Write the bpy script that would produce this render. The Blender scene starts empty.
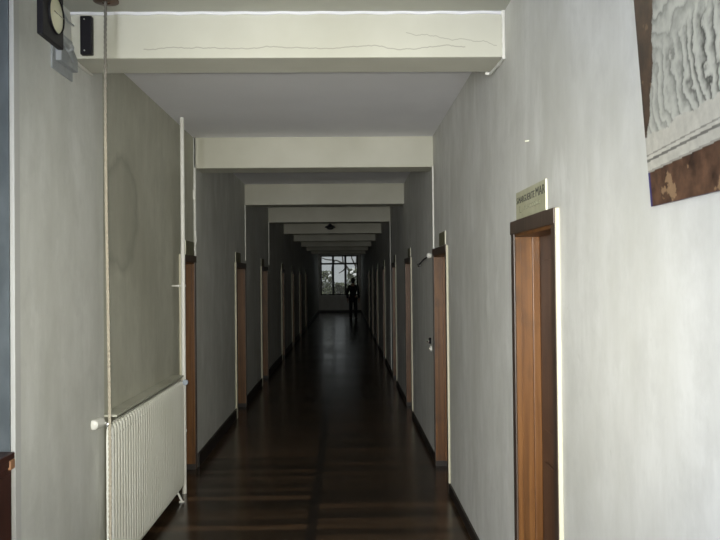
import bpy, bmesh, math, random
from mathutils import Vector, Matrix, noise as mnoise
random.seed(7)
S = bpy.context.scene
COL = S.collection
F = 740.0                      # focal length in pixels of a 720 px wide frame
K = F / 700.0
def D(z):                      # distance along the corridor
    return z * K
CAMH = 1.70
XL, XN, XR = -1.36, -1.38, 0.82       # left wall, left niche wall, right wall
HC, HN = 3.01, 3.05                    # ceiling heights
YB, YE = -3.2, D(36.0)

# ------------------------------------------------------------------ materials
def new_mat(name):
    m = bpy.data.materials.new(name); m.use_nodes = True
    nt = m.node_tree
    return m, nt, nt.nodes['Principled BSDF']
def N(nt, t, **kw):
    n = nt.nodes.new(t)
    for k, v in kw.items():
        if k.startswith('i_'):
            n.inputs[int(k[2:])].default_value = v
        else:
            setattr(n, k, v)
    return n
def simple(name, col, rough=0.6, metal=0.0, spec=0.5):
    m, nt, b = new_mat(name)
    b.inputs['Base Color'].default_value = (*col, 1)
    b.inputs['Roughness'].default_value = rough
    b.inputs['Metallic'].default_value = metal
    b.inputs['Specular IOR Level'].default_value = spec
    return m
def noisy(name, c1, c2, scale=(3, 3, 3), nscale=1.0, rough=0.7, detail=5, lo=.35, hi=.65, bump=0.0, bscale=60, spec=0.5):
    m, nt, b = new_mat(name)
    g = N(nt, 'ShaderNodeNewGeometry')
    mp = N(nt, 'ShaderNodeMapping'); mp.inputs['Scale'].default_value = scale
    nt.links.new(g.outputs['Position'], mp.inputs['Vector'])
    nz = N(nt, 'ShaderNodeTexNoise'); nz.inputs['Scale'].default_value = nscale; nz.inputs['Detail'].default_value = detail
    nt.links.new(mp.outputs[0], nz.inputs['Vector'])
    r = N(nt, 'ShaderNodeValToRGB')
    r.color_ramp.elements[0].position = lo; r.color_ramp.elements[0].color = (*c1, 1)
    r.color_ramp.elements[1].position = hi; r.color_ramp.elements[1].color = (*c2, 1)
    nt.links.new(nz.outputs['Fac'], r.inputs['Fac'])
    nt.links.new(r.outputs['Color'], b.inputs['Base Color'])
    b.inputs['Roughness'].default_value = rough
    b.inputs['Specular IOR Level'].default_value = spec
    if bump:
        n2 = N(nt, 'ShaderNodeTexNoise'); n2.inputs['Scale'].default_value = bscale; n2.inputs['Detail'].default_value = 3
        nt.links.new(g.outputs['Position'], n2.inputs['Vector'])
        bp = N(nt, 'ShaderNodeBump'); bp.inputs['Strength'].default_value = bump; bp.inputs['Distance'].default_value = .004
        nt.links.new(n2.outputs['Fac'], bp.inputs['Height'])
        nt.links.new(bp.outputs['Normal'], b.inputs['Normal'])
    return m

def plaster(name, base, streak, dirt, bump=.13, patch=None):
    """brushed wall paint: long vertical streaks, cloudy dirt, small specks"""
    m, nt, b = new_mat(name)
    L = nt.links.new
    g = N(nt, 'ShaderNodeNewGeometry')
    def nz(scale, nsc, det, rough=.55):
        mp = N(nt, 'ShaderNodeMapping'); mp.inputs['Scale'].default_value = scale
        L(g.outputs['Position'], mp.inputs['Vector'])
        t = N(nt, 'ShaderNodeTexNoise'); t.inputs['Scale'].default_value = nsc
        t.inputs['Detail'].default_value = det; t.inputs['Roughness'].default_value = rough
        L(mp.outputs[0], t.inputs['Vector']); return t
    def rng(node, a, c):
        r = N(nt, 'ShaderNodeMapRange'); r.inputs[1].default_value = a; r.inputs[2].default_value = c
        L(node.outputs['Fac'], r.inputs[0]); return r
    def mix(fac, c1, c2, amount=None):
        mx = N(nt, 'ShaderNodeMix', data_type='RGBA')
        if amount is not None:
            mu = N(nt, 'ShaderNodeMath', operation='MULTIPLY'); mu.inputs[1].default_value = amount
            L(fac, mu.inputs[0]); fac = mu.outputs[0]
        L(fac, mx.inputs[0])
        for s, i in ((c1, 6), (c2, 7)):
            if isinstance(s, tuple): mx.inputs[i].default_value = (*s, 1)
            else: L(s, mx.inputs[i])
        return mx.outputs[2]
    s1 = rng(nz((4, 4, .9), 1.5, 8, .62), .36, .70)
    c = mix(s1.outputs[0], base, streak)
    s2 = rng(nz((1, 1, .7), 1.5, 7, .62), .44, .72)
    c = mix(s2.outputs[0], c, dirt, .75)
    s3 = rng(nz((1, 1, .8), 5.5, 8, .68), .48, .68)
    c = mix(s3.outputs[0], c, tuple(v * .90 for v in streak), .55)
    s4 = rng(nz((1, 1, .35), 3.0, 6, .6), .60, .70)
    c = mix(s4.outputs[0], c, tuple(min(.8, v * 1.05) for v in base), .7)
    sp = rng(nz((1, 1, 1), 16, 2), .73, .78)
    c = mix(sp.outputs[0], c, dirt, .35)
    if patch:                                     # an old water stain with a darker rim
        (py, pz, ry, rz, pc) = patch
        sx = N(nt, 'ShaderNodeSeparateXYZ'); L(g.outputs['Position'], sx.inputs[0])
        wob = nz((1, 1, 1), 2.5, 4)
        def ax(o, c0, r):
            a = N(nt, 'ShaderNodeMath', operation='SUBTRACT'); a.inputs[1].default_value = c0; L(o, a.inputs[0])
            d = N(nt, 'ShaderNodeMath', operation='DIVIDE'); d.inputs[1].default_value = r; L(a.outputs[0], d.inputs[0])
            q = N(nt, 'ShaderNodeMath', operation='POWER'); q.inputs[1].default_value = 2; 
            ab = N(nt, 'ShaderNodeMath', operation='ABSOLUTE'); L(d.outputs[0], ab.inputs[0]); L(ab.outputs[0], q.inputs[0])
            return q
        a = N(nt, 'ShaderNodeMath', operation='ADD')
        L(ax(sx.outputs['Y'], py, ry).outputs[0], a.inputs[0]); L(ax(sx.outputs['Z'], pz, rz).outputs[0], a.inputs[1])
        a2 = N(nt, 'ShaderNodeMath', operation='MULTIPLY_ADD'); a2.inputs[1].default_value = 2.2; L(wob.outputs['Fac'], a2.inputs[0]); L(a.outputs[0], a2.inputs[2])
        r = N(nt, 'ShaderNodeValToRGB')
        e = r.color_ramp.elements
        e[0].position = 0; e[0].color = (.45, .45, .45, 1)
        e[1].position = 1; e[1].color = (0, 0, 0, 1)
        for p, v in ((.7, .45), (.84, 1.0), (.9, .5)):
            x = e.new(p); x.color = (v, v, v, 1)
        dv = N(nt, 'ShaderNodeMath', operation='DIVIDE'); dv.inputs[1].default_value = 2.5; L(a2.outputs[0], dv.inputs[0])
        L(dv.outputs[0], r.inputs['Fac'])
        bw = N(nt, 'ShaderNodeRGBToBW'); L(r.outputs[0], bw.inputs[0])
        c = mix(bw.outputs[0], c, pc, .6)
    L(c, b.inputs['Base Color'])
    b.inputs['Roughness'].default_value = .62
    b.inputs['Specular IOR Level'].default_value = .3
    bn = nz((3, 3, 1.2), 6, 6)
    bp = N(nt, 'ShaderNodeBump'); bp.inputs['Strength'].default_value = bump; bp.inputs['Distance'].default_value = .006
    L(bn.outputs['Fac'], bp.inputs['Height']); L(bp.outputs['Normal'], b.inputs['Normal'])
    return m

M = {}
M['wall_near'] = plaster('grey white wall paint', (.735, .74, .705), (.62, .625, .58), (.53, .53, .475))
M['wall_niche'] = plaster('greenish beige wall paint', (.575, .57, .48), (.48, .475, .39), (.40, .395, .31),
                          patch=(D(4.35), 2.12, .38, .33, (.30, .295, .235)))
M['wall_right'] = plaster('off white wall paint', (.745, .742, .705), (.635, .63, .585), (.545, .54, .48))
M['ceiling'] = noisy('grey white ceiling paint', (.84, .84, .87), (.88, .88, .91), (1, 1, 1), 1.4, .8, bump=.1)
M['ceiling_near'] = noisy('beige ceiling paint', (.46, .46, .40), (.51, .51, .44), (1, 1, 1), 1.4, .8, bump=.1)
M['strip'] = simple('pale corner strip paint', (.56, .56, .54), .5)
M['frame'] = simple('backlit dark window frame', (.06, .06, .058), .6)  # backlit darkness of the frame put into its colour
M['cream'] = simple('cream paint', (.62, .59, .44), .5)
M['white'] = simple('white enamel', (.80, .79, .73), .4)
M['rad'] = noisy('cream radiator enamel', (.80, .80, .71), (.84, .84, .76), (2, 2, 2), 1.2, .38, bump=0)
M['black'] = simple('black plastic', (.009, .008, .011), .55, 0.0, .25)
M['bracket'] = noisy('grey bracket paint', (.33, .35, .36), (.42, .44, .45), (8, 8, 8), 2, .5)
M['steel'] = simple('grey steel', (.35, .39, .43), .35, .8)
M['chrome'] = simple('chrome', (.75, .75, .74), .18, 1.0)
M['plate_edge'] = simple('ivory card edge', (.85, .83, .66), .5)
M['ivory'] = noisy('aged ivory plaque', (.42, .41, .27), (.50, .49, .34), (6, 6, 6), 2, .55)
M['olive'] = noisy('dull olive plaque', (.115, .11, .06), (.19, .18, .10), (10, 10, 14), 2, .5)
M['letters'] = simple('dark lettering', (.05, .05, .04), .6)
M['letters_faded'] = simple('faded lettering', (.26, .26, .18), .6)
M['lens'] = simple('cream lens glass', (.62, .60, .42), .12)
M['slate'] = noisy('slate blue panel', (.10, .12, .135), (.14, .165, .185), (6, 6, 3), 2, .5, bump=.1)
M['plinth'] = noisy('dark skirting', (.016, .012, .010), (.026, .02, .016), (1, 3, 1), 3, .5)

def wood(name, c1, c2, c3, rough=.42, stretch=.5, knots=True):
    m, nt, b = new_mat(name); L = nt.links.new
    g = N(nt, 'ShaderNodeNewGeometry')
    mp = N(nt, 'ShaderNodeMapping'); mp.inputs['Scale'].default_value = (14, 14, stretch)
    L(g.outputs['Position'], mp.inputs['Vector'])
    n1 = N(nt, 'ShaderNodeTexNoise'); n1.inputs['Scale'].default_value = 2.2; n1.inputs['Detail'].default_value = 7; n1.inputs['Distortion'].default_value = .8
    L(mp.outputs[0], n1.inputs['Vector'])
    r = N(nt, 'ShaderNodeValToRGB'); e = r.color_ramp.elements
    e[0].position = .3; e[0].color = (*c1, 1); e[1].position = .7; e[1].color = (*c3, 1)
    x = e.new(.5); x.color = (*c2, 1)
    L(n1.outputs['Fac'], r.inputs['Fac'])
    mp2 = N(nt, 'ShaderNodeMapping'); mp2.inputs['Scale'].default_value = (7, 7, 4)
    L(g.outputs['Position'], mp2.inputs['Vector'])
    n2 = N(nt, 'ShaderNodeTexNoise'); n2.inputs['Scale'].default_value = 1.3; n2.inputs['Detail'].default_value = 5
    L(mp2.outputs[0], n2.inputs['Vector'])
    mr = N(nt, 'ShaderNodeMapRange'); mr.inputs[1].default_value = .52; mr.inputs[2].default_value = .72; mr.inputs[4].default_value = .6
    L(n2.outputs['Fac'], mr.inputs[0])
    mx = N(nt, 'ShaderNodeMix', data_type='RGBA'); L(mr.outputs[0], mx.inputs[0]); L(r.outputs[0], mx.inputs[6])
    mx.inputs[7].default_value = (*[v * .55 for v in c1], 1)
    L(mx.outputs[2], b.inputs['Base Color'])
    b.inputs['Roughness'].default_value = rough
    return m
M['door_wood'] = wood('orange brown varnished wood', (.095, .038, .008), (.155, .062, .014), (.205, .088, .022))
M['dark_wood'] = wood('dark brown wood', (.05, .032, .022), (.075, .05, .036), (.10, .068, .05))
M['leaf_wood'] = wood('brown door wood', (.055, .026, .014), (.08, .038, .02), (.10, .05, .026))
M['red_wood'] = wood('dark red wood', (.035, .011, .008), (.05, .016, .011), (.065, .022, .015))
M['worn_wood'] = wood('worn wood edge', (.25, .12, .06), (.36, .18, .09), (.42, .24, .13))

def beam_mat():
    m, nt, b = new_mat('cream beam paint'); L = nt.links.new
    g = N(nt, 'ShaderNodeNewGeometry')
    n1 = N(nt, 'ShaderNodeTexNoise'); n1.inputs['Scale'].default_value = 2.0; n1.inputs['Detail'].default_value = 6
    L(g.outputs['Position'], n1.inputs['Vector'])
    r = N(nt, 'ShaderNodeValToRGB'); e = r.color_ramp.elements
    e[0].position = .35; e[0].color = (.555, .545, .455, 1); e[1].position = .65; e[1].color = (.62, .61, .52, 1)
    L(n1.outputs['Fac'], r.inputs['Fac'])
    # hairline crack wandering along the lower third of the face
    sx = N(nt, 'ShaderNodeSeparateXYZ'); L(g.outputs['Position'], sx.inputs[0])
    def crack(off, z0, amp, sc, x0, x1, width, slope=0.0):
        cm = N(nt, 'ShaderNodeCombineXYZ'); cm.inputs[1].default_value = off; L(sx.outputs['X'], cm.inputs[0])
        n = N(nt, 'ShaderNodeTexNoise'); n.inputs['Scale'].default_value = sc; n.inputs['Detail'].default_value = 4; n.inputs['Roughness'].default_value = .6
        L(cm.outputs[0], n.inputs['Vector'])
        a = N(nt, 'ShaderNodeMath', operation='MULTIPLY_ADD'); a.inputs[1].default_value = amp; a.inputs[2].default_value = z0 - amp * .5
        L(n.outputs['Fac'], a.inputs[0])
        a1 = N(nt, 'ShaderNodeMath', operation='MULTIPLY_ADD'); a1.inputs[1].default_value = slope; L(sx.outputs['X'], a1.inputs[0]); L(a.outputs[0], a1.inputs[2])
        d = N(nt, 'ShaderNodeMath', operation='SUBTRACT'); L(sx.outputs['Z'], d.inputs[0]); L(a1.outputs[0], d.inputs[1])
        ab = N(nt, 'ShaderNodeMath', operation='ABSOLUTE'); L(d.outputs[0], ab.inputs[0])
        lt = N(nt, 'ShaderNodeMapRange'); lt.inputs[1].default_value = width; lt.inputs[2].default_value = width * .3; L(ab.outputs[0], lt.inputs[0])
        g1 = N(nt, 'ShaderNodeMath', operation='GREATER_THAN'); g1.inputs[1].default_value = x0; L(sx.outputs['X'], g1.inputs[0])
        g2 = N(nt, 'ShaderNodeMath', operation='LESS_THAN'); g2.inputs[1].default_value = x1; L(sx.outputs['X'], g2.inputs[0])
        g3 = N(nt, 'ShaderNodeMath', operation='LESS_THAN'); g3.inputs[1].default_value = D(3.7); L(sx.outputs['Y'], g3.inputs[0])
        p = lt.outputs[0]
        for q in (g1, g2, g3):
            mu = N(nt, 'ShaderNodeMath', operation='MULTIPLY'); L(p, mu.inputs[0]); L(q.outputs[0], mu.inputs[1]); p = mu.outputs[0]
        return p
    c1 = crack(3.1, 2.868, .075, 4.5, -1.0, .62, .0035)
    c2 = crack(8.4, 2.975, .08, 6.0, .32, .78, .0025, -.12)
    mxx = N(nt, 'ShaderNodeMath', operation='MAXIMUM'); L(c1, mxx.inputs[0]); L(c2, mxx.inputs[1])
    mu = N(nt, 'ShaderNodeMath', operation='MULTIPLY'); mu.inputs[1].default_value = .55; L(mxx.outputs[0], mu.inputs[0])
    mx = N(nt, 'ShaderNodeMix', data_type='RGBA'); L(mu.outputs[0], mx.inputs[0]); L(r.outputs[0], mx.inputs[6]); mx.inputs[7].default_value = (.22, .20, .15, 1)
    L(mx.outputs[2], b.inputs['Base Color']); b.inputs['Roughness'].default_value = .65; b.inputs['Specular IOR Level'].default_value = .3
    return m
M['beam'] = beam_mat()

def floor_mat():
    m, nt, b = new_mat('dark varnished floorboards'); L = nt.links.new
    g = N(nt, 'ShaderNodeNewGeometry')
    sx = N(nt, 'ShaderNodeSeparateXYZ'); L(g.outputs['Position'], sx.inputs[0])
    W = .115
    dv = N(nt, 'ShaderNodeMath', operation='DIVIDE'); dv.inputs[1].default_value = W; L(sx.outputs['Y'], dv.inputs[0])
    fl = N(nt, 'ShaderNodeMath', operation='FLOOR'); L(dv.outputs[0], fl.inputs[0])
    fr = N(nt, 'ShaderNodeMath', operation='FRACT'); L(dv.outputs[0], fr.inputs[0])
    side = N(nt, 'ShaderNodeMath', operation='GREATER_THAN'); side.inputs[1].default_value = -.255; L(sx.outputs['X'], side.inputs[0])
    cm = N(nt, 'ShaderNodeCombineXYZ'); L(fl.outputs[0], cm.inputs[0]); L(side.outputs[0], cm.inputs[1])
    wn = N(nt, 'ShaderNodeTexWhiteNoise', noise_dimensions='3D'); L(cm.outputs[0], wn.inputs['Vector'])
    r = N(nt, 'ShaderNodeValToRGB'); e = r.color_ramp.elements
    e[0].color = (.020, .013, .008, 1); e[1].color = (.088, .050, .027, 1)
    x = e.new(.55); x.color = (.048, .029, .016, 1)
    L(wn.outputs['Value'], r.inputs['Fac'])
    mp = N(nt, 'ShaderNodeMapping'); mp.inputs['Scale'].default_value = (1.5, 30, 1); L(g.outputs['Position'], mp.inputs['Vector'])
    n1 = N(nt, 'ShaderNodeTexNoise'); n1.inputs['Scale'].default_value = 1.5; n1.inputs['Detail'].default_value = 6; L(mp.outputs[0], n1.inputs['Vector'])
    mr = N(nt, 'ShaderNodeMapRange'); mr.inputs[1].default_value = .3; mr.inputs[2].default_value = .7; mr.inputs[3].default_value = .6; mr.inputs[4].default_value = 1.35
    L(n1.outputs['Fac'], mr.inputs[0])
    sc = N(nt, 'ShaderNodeVectorMath', operation='SCALE'); L(r.outputs[0], sc.inputs[0]); L(mr.outputs[0], sc.inputs['Scale'])
    # seams, and the dark board running lengthwise down the middle
    a = N(nt, 'ShaderNodeMath', operation='SUBTRACT'); a.inputs[1].default_value = .5; L(fr.outputs[0], a.inputs[0])
    ab = N(nt, 'ShaderNodeMath', operation='ABSOLUTE'); L(a.outputs[0], ab.inputs[0])
    sm = N(nt, 'ShaderNodeMapRange'); sm.inputs[1].default_value = .46; sm.inputs[2].default_value = .49; L(ab.outputs[0], sm.inputs[0])
    s2 = N(nt, 'ShaderNodeMath', operation='SUBTRACT'); s2.inputs[1].default_value = -.245; L(sx.outputs['X'], s2.inputs[0])
    s3 = N(nt, 'ShaderNodeMath', operation='ABSOLUTE'); L(s2.outputs[0], s3.inputs[0])
    s4 = N(nt, 'ShaderNodeMapRange'); s4.inputs[1].default_value = .042; s4.inputs[2].default_value = .036; L(s3.outputs[0], s4.inputs[0])
    mx = N(nt, 'ShaderNodeMath', operation='MAXIMUM'); L(sm.outputs[0], mx.inputs[0]); L(s4.outputs[0], mx.inputs[1])
    mu = N(nt, 'ShaderNodeMath', operation='MULTIPLY'); mu.inputs[1].default_value = .8; L(mx.outputs[0], mu.inputs[0])
    mc = N(nt, 'ShaderNodeMix', data_type='RGBA'); L(mu.outputs[0], mc.inputs[0]); L(sc.outputs[0], mc.inputs[6]); mc.inputs[7].default_value = (.008, .006, .006, 1)
    L(mc.outputs[2], b.inputs['Base Color'])
    n3 = N(nt, 'ShaderNodeTexNoise'); n3.inputs['Scale'].default_value = 1.2; n3.inputs['Detail'].default_value = 4; L(g.outputs['Position'], n3.inputs['Vector'])
    rr = N(nt, 'ShaderNodeMapRange'); rr.inputs[3].default_value = .13; rr.inputs[4].default_value = .30; L(n3.outputs['Fac'], rr.inputs[0])
    L(rr.outputs[0], b.inputs['Roughness'])
    b.inputs['Specular IOR Level'].default_value = .4
    # every board lies slightly out of level, plus grain
    cup = N(nt, 'ShaderNodeMath', operation='MULTIPLY'); L(fr.outputs[0], cup.inputs[0]); L(wn.outputs['Value'], cup.inputs[1])
    cu2 = N(nt, 'ShaderNodeMath', operation='MULTIPLY_ADD'); cu2.inputs[1].default_value = .8; L(cup.outputs[0], cu2.inputs[0]); L(n1.outputs['Fac'], cu2.inputs[2])
    bh = N(nt, 'ShaderNodeMath', operation='MULTIPLY_ADD'); bh.inputs[1].default_value = -.6; L(mx.outputs[0], bh.inputs[0]); L(cu2.outputs[0], bh.inputs[2])
    bp = N(nt, 'ShaderNodeBump'); bp.inputs['Strength'].default_value = .12; bp.inputs['Distance'].default_value = .002
    L(bh.outputs[0], bp.inputs['Height']); L(bp.outputs['Normal'], b.inputs['Normal'])
    return m
M['floor'] = floor_mat()

def glass_mat():
    m, nt, b = new_mat('window glass'); L = nt.links.new
    t = N(nt, 'ShaderNodeBsdfTransparent'); t.inputs[0].default_value = (.93, .95, .94, 1)
    gl = N(nt, 'ShaderNodeBsdfGlossy'); gl.inputs['Roughness'].default_value = .28
    fz = N(nt, 'ShaderNodeFresnel'); fz.inputs[0].default_value = 1.45
    mx = N(nt, 'ShaderNodeMixShader'); L(fz.outputs[0], mx.inputs[0]); L(t.outputs[0], mx.inputs[1]); L(gl.outputs[0], mx.inputs[2])
    L(mx.outputs[0], nt.nodes['Material Output'].inputs[0])
    return m
M['glass'] = glass_mat()

def rope_mat():
    m, nt, b = new_mat('twisted hemp rope'); L = nt.links.new
    g = N(nt, 'ShaderNodeNewGeometry')
    sx = N(nt, 'ShaderNodeSeparateXYZ'); L(g.outputs['Position'], sx.inputs[0])
    r = N(nt, 'ShaderNodeMapRange'); r.inputs[1].default_value = 2.3; r.inputs[2].default_value = 2.9; L(sx.outputs['Z'], r.inputs[0])
    mx = N(nt, 'ShaderNodeMix', data_type='RGBA'); L(r.outputs[0], mx.inputs[0])
    mx.inputs[6].default_value = (.40, .36, .28, 1); mx.inputs[7].default_value = (.20, .19, .165, 1)   # greyer and darker towards the top
    L(mx.outputs[2], b.inputs['Base Color']); b.inputs['Roughness'].default_value = .9
    return m
M['rope'] = rope_mat()

# ------------------------------------------------------------------ mesh helpers
def tag(o, label=None, cat=None, group=None, kind=None):
    if label: o['label'] = label
    if cat: o['category'] = cat
    if group: o['group'] = group
    if kind: o['kind'] = kind
    return o
def empty(name, loc=(0, 0, 0), rz=0):
    o = bpy.data.objects.new(name, None); COL.objects.link(o)
    o.location = loc; o.rotation_euler = (0, 0, rz); o.empty_display_size = .05
    return o
class MB:
    def __init__(s): s.bm = bmesh.new(); s.mi = 0
    def _set(s, faces):
        for f in faces: f.material_index = s.mi
    def box(s, x0, x1, y0, y1, z0, z1, bevel=0, seg=2):
        b = bmesh.new()
        bmesh.ops.create_cube(b, size=1)
        for v in b.verts:
            v.co = Vector(((x0 + x1) / 2 + v.co.x * (x1 - x0), (y0 + y1) / 2 + v.co.y * (y1 - y0), (z0 + z1) / 2 + v.co.z * (z1 - z0)))
        if bevel: bmesh.ops.bevel(b, geom=b.edges[:] + b.verts[:], offset=bevel, segments=seg, affect='EDGES', profile=.6)
        s.merge(b); return s
    def merge(s, b, mat=None):
        if mat: bmesh.ops.transform(b, matrix=mat, verts=b.verts[:])
        me = bpy.data.meshes.new('tmp'); b.to_mesh(me); b.free()
        n0 = len(s.bm.faces); s.bm.from_mesh(me); bpy.data.meshes.remove(me)
        s.bm.faces.ensure_lookup_table()
        s._set(s.bm.faces[n0:])
    def rod(s, p, q, r, n=12, r2=None):
        p, q = Vector(p), Vector(q); d = q - p
        b = bmesh.new()
        bmesh.ops.create_cone(b, cap_ends=True, segments=n, radius1=r, radius2=r if r2 is None else r2, depth=d.length)
        s.merge(b, Matrix.Translation((p + q) / 2) @ d.to_track_quat('Z', 'Y').to_matrix().to_4x4()); return s
    def ball(s, c, r, sc=(1, 1, 1), u=16, v=10):
        b = bmesh.new(); bmesh.ops.create_uvsphere(b, u_segments=u, v_segments=v, radius=r)
        s.merge(b, Matrix.Translation(c) @ Matrix.Diagonal((*sc, 1))); return s
    def tube(s, pts, r, n=8, cap=True):
        pts = [Vector(p) for p in pts]; rings = []
        up = Vector((0.31, .2, .93))
        for i, p in enumerate(pts):
            t = (pts[min(i + 1, len(pts) - 1)] - pts[max(i - 1, 0)]).normalized()
            a = t.cross(up)
            if a.length < .05: a = t.cross(Vector((1, 0, 0)))
            a.normalize(); c = t.cross(a)
            rr = r[i] if isinstance(r, (list, tuple)) else r
            rings.append([s.bm.verts.new(p + (a * math.cos(2 * math.pi * k / n) + c * math.sin(2 * math.pi * k / n)) * rr) for k in range(n)])
        for A, B in zip(rings, rings[1:]):
            for k in range(n):
                f = s.bm.faces.new((A[k], A[(k + 1) % n], B[(k + 1) % n], B[k])); f.material_index = s.mi
        if cap:
            f = s.bm.faces.new(rings[0][::-1]); f.material_index = s.mi
            f = s.bm.faces.new(rings[-1]); f.material_index = s.mi
        return s
    def lathe(s, prof, n=24, mat=None):
        b = bmesh.new(); rings = []
        for r, z in prof:
            if r < 1e-6: rings.append([b.verts.new((0, 0, z))])
            else: rings.append([b.verts.new((r * math.cos(2 * math.pi * k / n), r * math.sin(2 * math.pi * k / n), z)) for k in range(n)])
        for A, B in zip(rings, rings[1:]):
            for k in range(n):
                a, a2, c, c2 = A[k % len(A)], A[(k + 1) % len(A)], B[k % len(B)], B[(k + 1) % len(B)]
                vs = []
                for v in (a, a2, c2, c):
                    if v not in vs: vs.append(v)
                if len(vs) > 2: b.faces.new(vs)
        s.merge(b, mat); return s
    def build(s, name, mats, parent=None, smooth=False, auto=True):
        bmesh.ops.recalc_face_normals(s.bm, faces=s.bm.faces[:])
        me = bpy.data.meshes.new(name); s.bm.to_mesh(me); s.bm.free()
        for m in (mats if isinstance(mats, (list, tuple)) else [mats]): me.materials.append(m)
        o = bpy.data.objects.new(name, me); COL.objects.link(o)
        if smooth:
            for p in me.polygons: p.use_smooth = True
            if auto: me.set_sharp_from_angle(angle=math.radians(40))
        if parent: o.parent = parent
        return o
def part(name, mb, mat, parent, smooth=False, off=True):
    """build in world coordinates, then hang under parent without moving"""
    o = mb.build(name, mat, None, smooth)
    p = parent; loc = Vector((0, 0, 0)); 
    M4 = Matrix.Identity(4)
    chain = []
    while p: chain.append(p); p = p.parent
    for q in reversed(chain): M4 = M4 @ Matrix.Translation(q.location) @ q.rotation_euler.to_matrix().to_4x4()
    o.data.transform(M4.inverted()); o.parent = parent
    return o

# ------------------------------------------------------------------ room shell
Y1 = D(3.97)                   # near corner of the radiator niche
Y2 = D(6.43)                   # second beam
beams = [(3.52, 3.78), (6.43, 6.73), (9.6, 9.9), (12.55, 12.85), (15.7, 16.0), (18.75, 19.05), (21.9, 22.2), (25.0, 25.3), (28.1, 28.4)]
# doors: (side, near outer edge, far outer edge)
DR = [(2.655, 3.37), (5.55, 6.41), (8.58, 9.42), (11.2, 12.0), (14.3, 15.05), (17.4, 18.15), (20.5, 21.25), (23.6, 24.35)]
DL = [(5.85, 6.42), (8.66, 9.5), (11.3, 12.2), (14.9, 15.5), (17.8, 18.5), (20.7, 21.45), (23.8, 24.5)]
DTOP = 1.905                   # opening height; the head casing above it ends at 1.965
DTOPL = 1.862                  # the left row of doors is a little lower
CW = .06                       # casing width
NICHE0 = D(2.90)               # far jamb of the recess at the left edge of view

mb = MB(); mb.box(XL - .6, XR + .6, YB - .3, YE + .3, -.12, 0)
floor = mb.build('floor', M['floor']); tag(floor, 'dark brown varnished board floor with one lengthwise board down the middle', 'floor', kind='structure')
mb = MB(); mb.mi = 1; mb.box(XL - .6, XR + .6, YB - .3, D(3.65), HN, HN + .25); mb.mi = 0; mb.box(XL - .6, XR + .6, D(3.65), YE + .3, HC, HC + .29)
tag(mb.build('ceiling', [M['ceiling'], M['ceiling_near']]), 'grey white plaster ceiling of the corridor', 'ceiling', kind='structure')

def wall_side(mb, x0, x1, ya, yb, doors, dtop=DTOP):
    """solid wall with door openings between ya and yb"""
    y = ya
    for a, b in doors:
        a, b = D(a) + CW, D(b) - CW
        if a < ya or b > yb: continue
        mb.box(x0, x1, y, a, 0, HN + .02); mb.box(x0, x1, a, b, dtop, HN + .02); y = b
    mb.box(x0, x1, y, yb, 0, HN + .02)
mb = MB(); wall_side(mb, XR, XR + .3, YB, YE, DR)
tag(mb.build('wall_right', M['wall_right']), 'off white brushed plaster wall on the right with a row of doors', 'wall', kind='structure')
mb = MB()
mb.box(XL - .3, XL, YB, -2.5, 0, HN + .02); mb.box(XL - .3, XL, -.7, 1.7, 0, HN + .02); mb.box(XL - .3, XL, -2.5, -.7, 0, .8); mb.box(XL - .3, XL, -2.5, -.7, 2.8, HN + .02)                       # behind the camera
mb.box(XL - .62, XL - .3, 1.4, NICHE0, 0, HN + .02)              # back of the dark recess
mb.mi = 0; mb.box(XL - .62, XL, NICHE0, Y1, 0, HN + .02)
tag(mb.build('wall_left', M['wall_near']), 'grey white plaster wall at the left, nearest the viewer', 'wall', kind='structure')
mb = MB(); wall_side(mb, XN - .26, XN, Y1, Y2, [DL[0]], DTOPL)
tag(mb.build('wall_niche', M['wall_niche']), 'beige stained wall above and behind the radiator', 'wall', kind='structure')
mb = MB(); wall_side(mb, XL - .3, XL, Y2, YE, DL[1:], DTOPL)
tag(mb.build('wall_left_far', M['wall_near']), 'grey plaster wall on the left beyond the second beam', 'wall', kind='structure')
# end wall with its window
WX0, WX1, WZ0, WZ1 = -1.25, .66, .88, 2.92
mb = MB()
for b in ((XL - .3, WX0, 0, HN), (WX1, XR + .3, 0, HN), (WX0, WX1, 0, WZ0), (WX0, WX1, WZ1, HN)):
    mb.box(b[0], b[1], YE, YE + .3, b[2], b[3])
tag(mb.build('wall_end', M['wall_right']), 'wall below and around the window at the far end of the corridor', 'wall', kind='structure')
mb = MB()
for b in ((XL - .3, XR + .3, 0, HN),):
    mb.box(b[0], b[1], YB - .3, YB, b[2], b[3])
tag(mb.build('wall_back', M['wall_right']), 'plain wall closing the corridor behind the viewer', 'wall', kind='structure')

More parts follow.
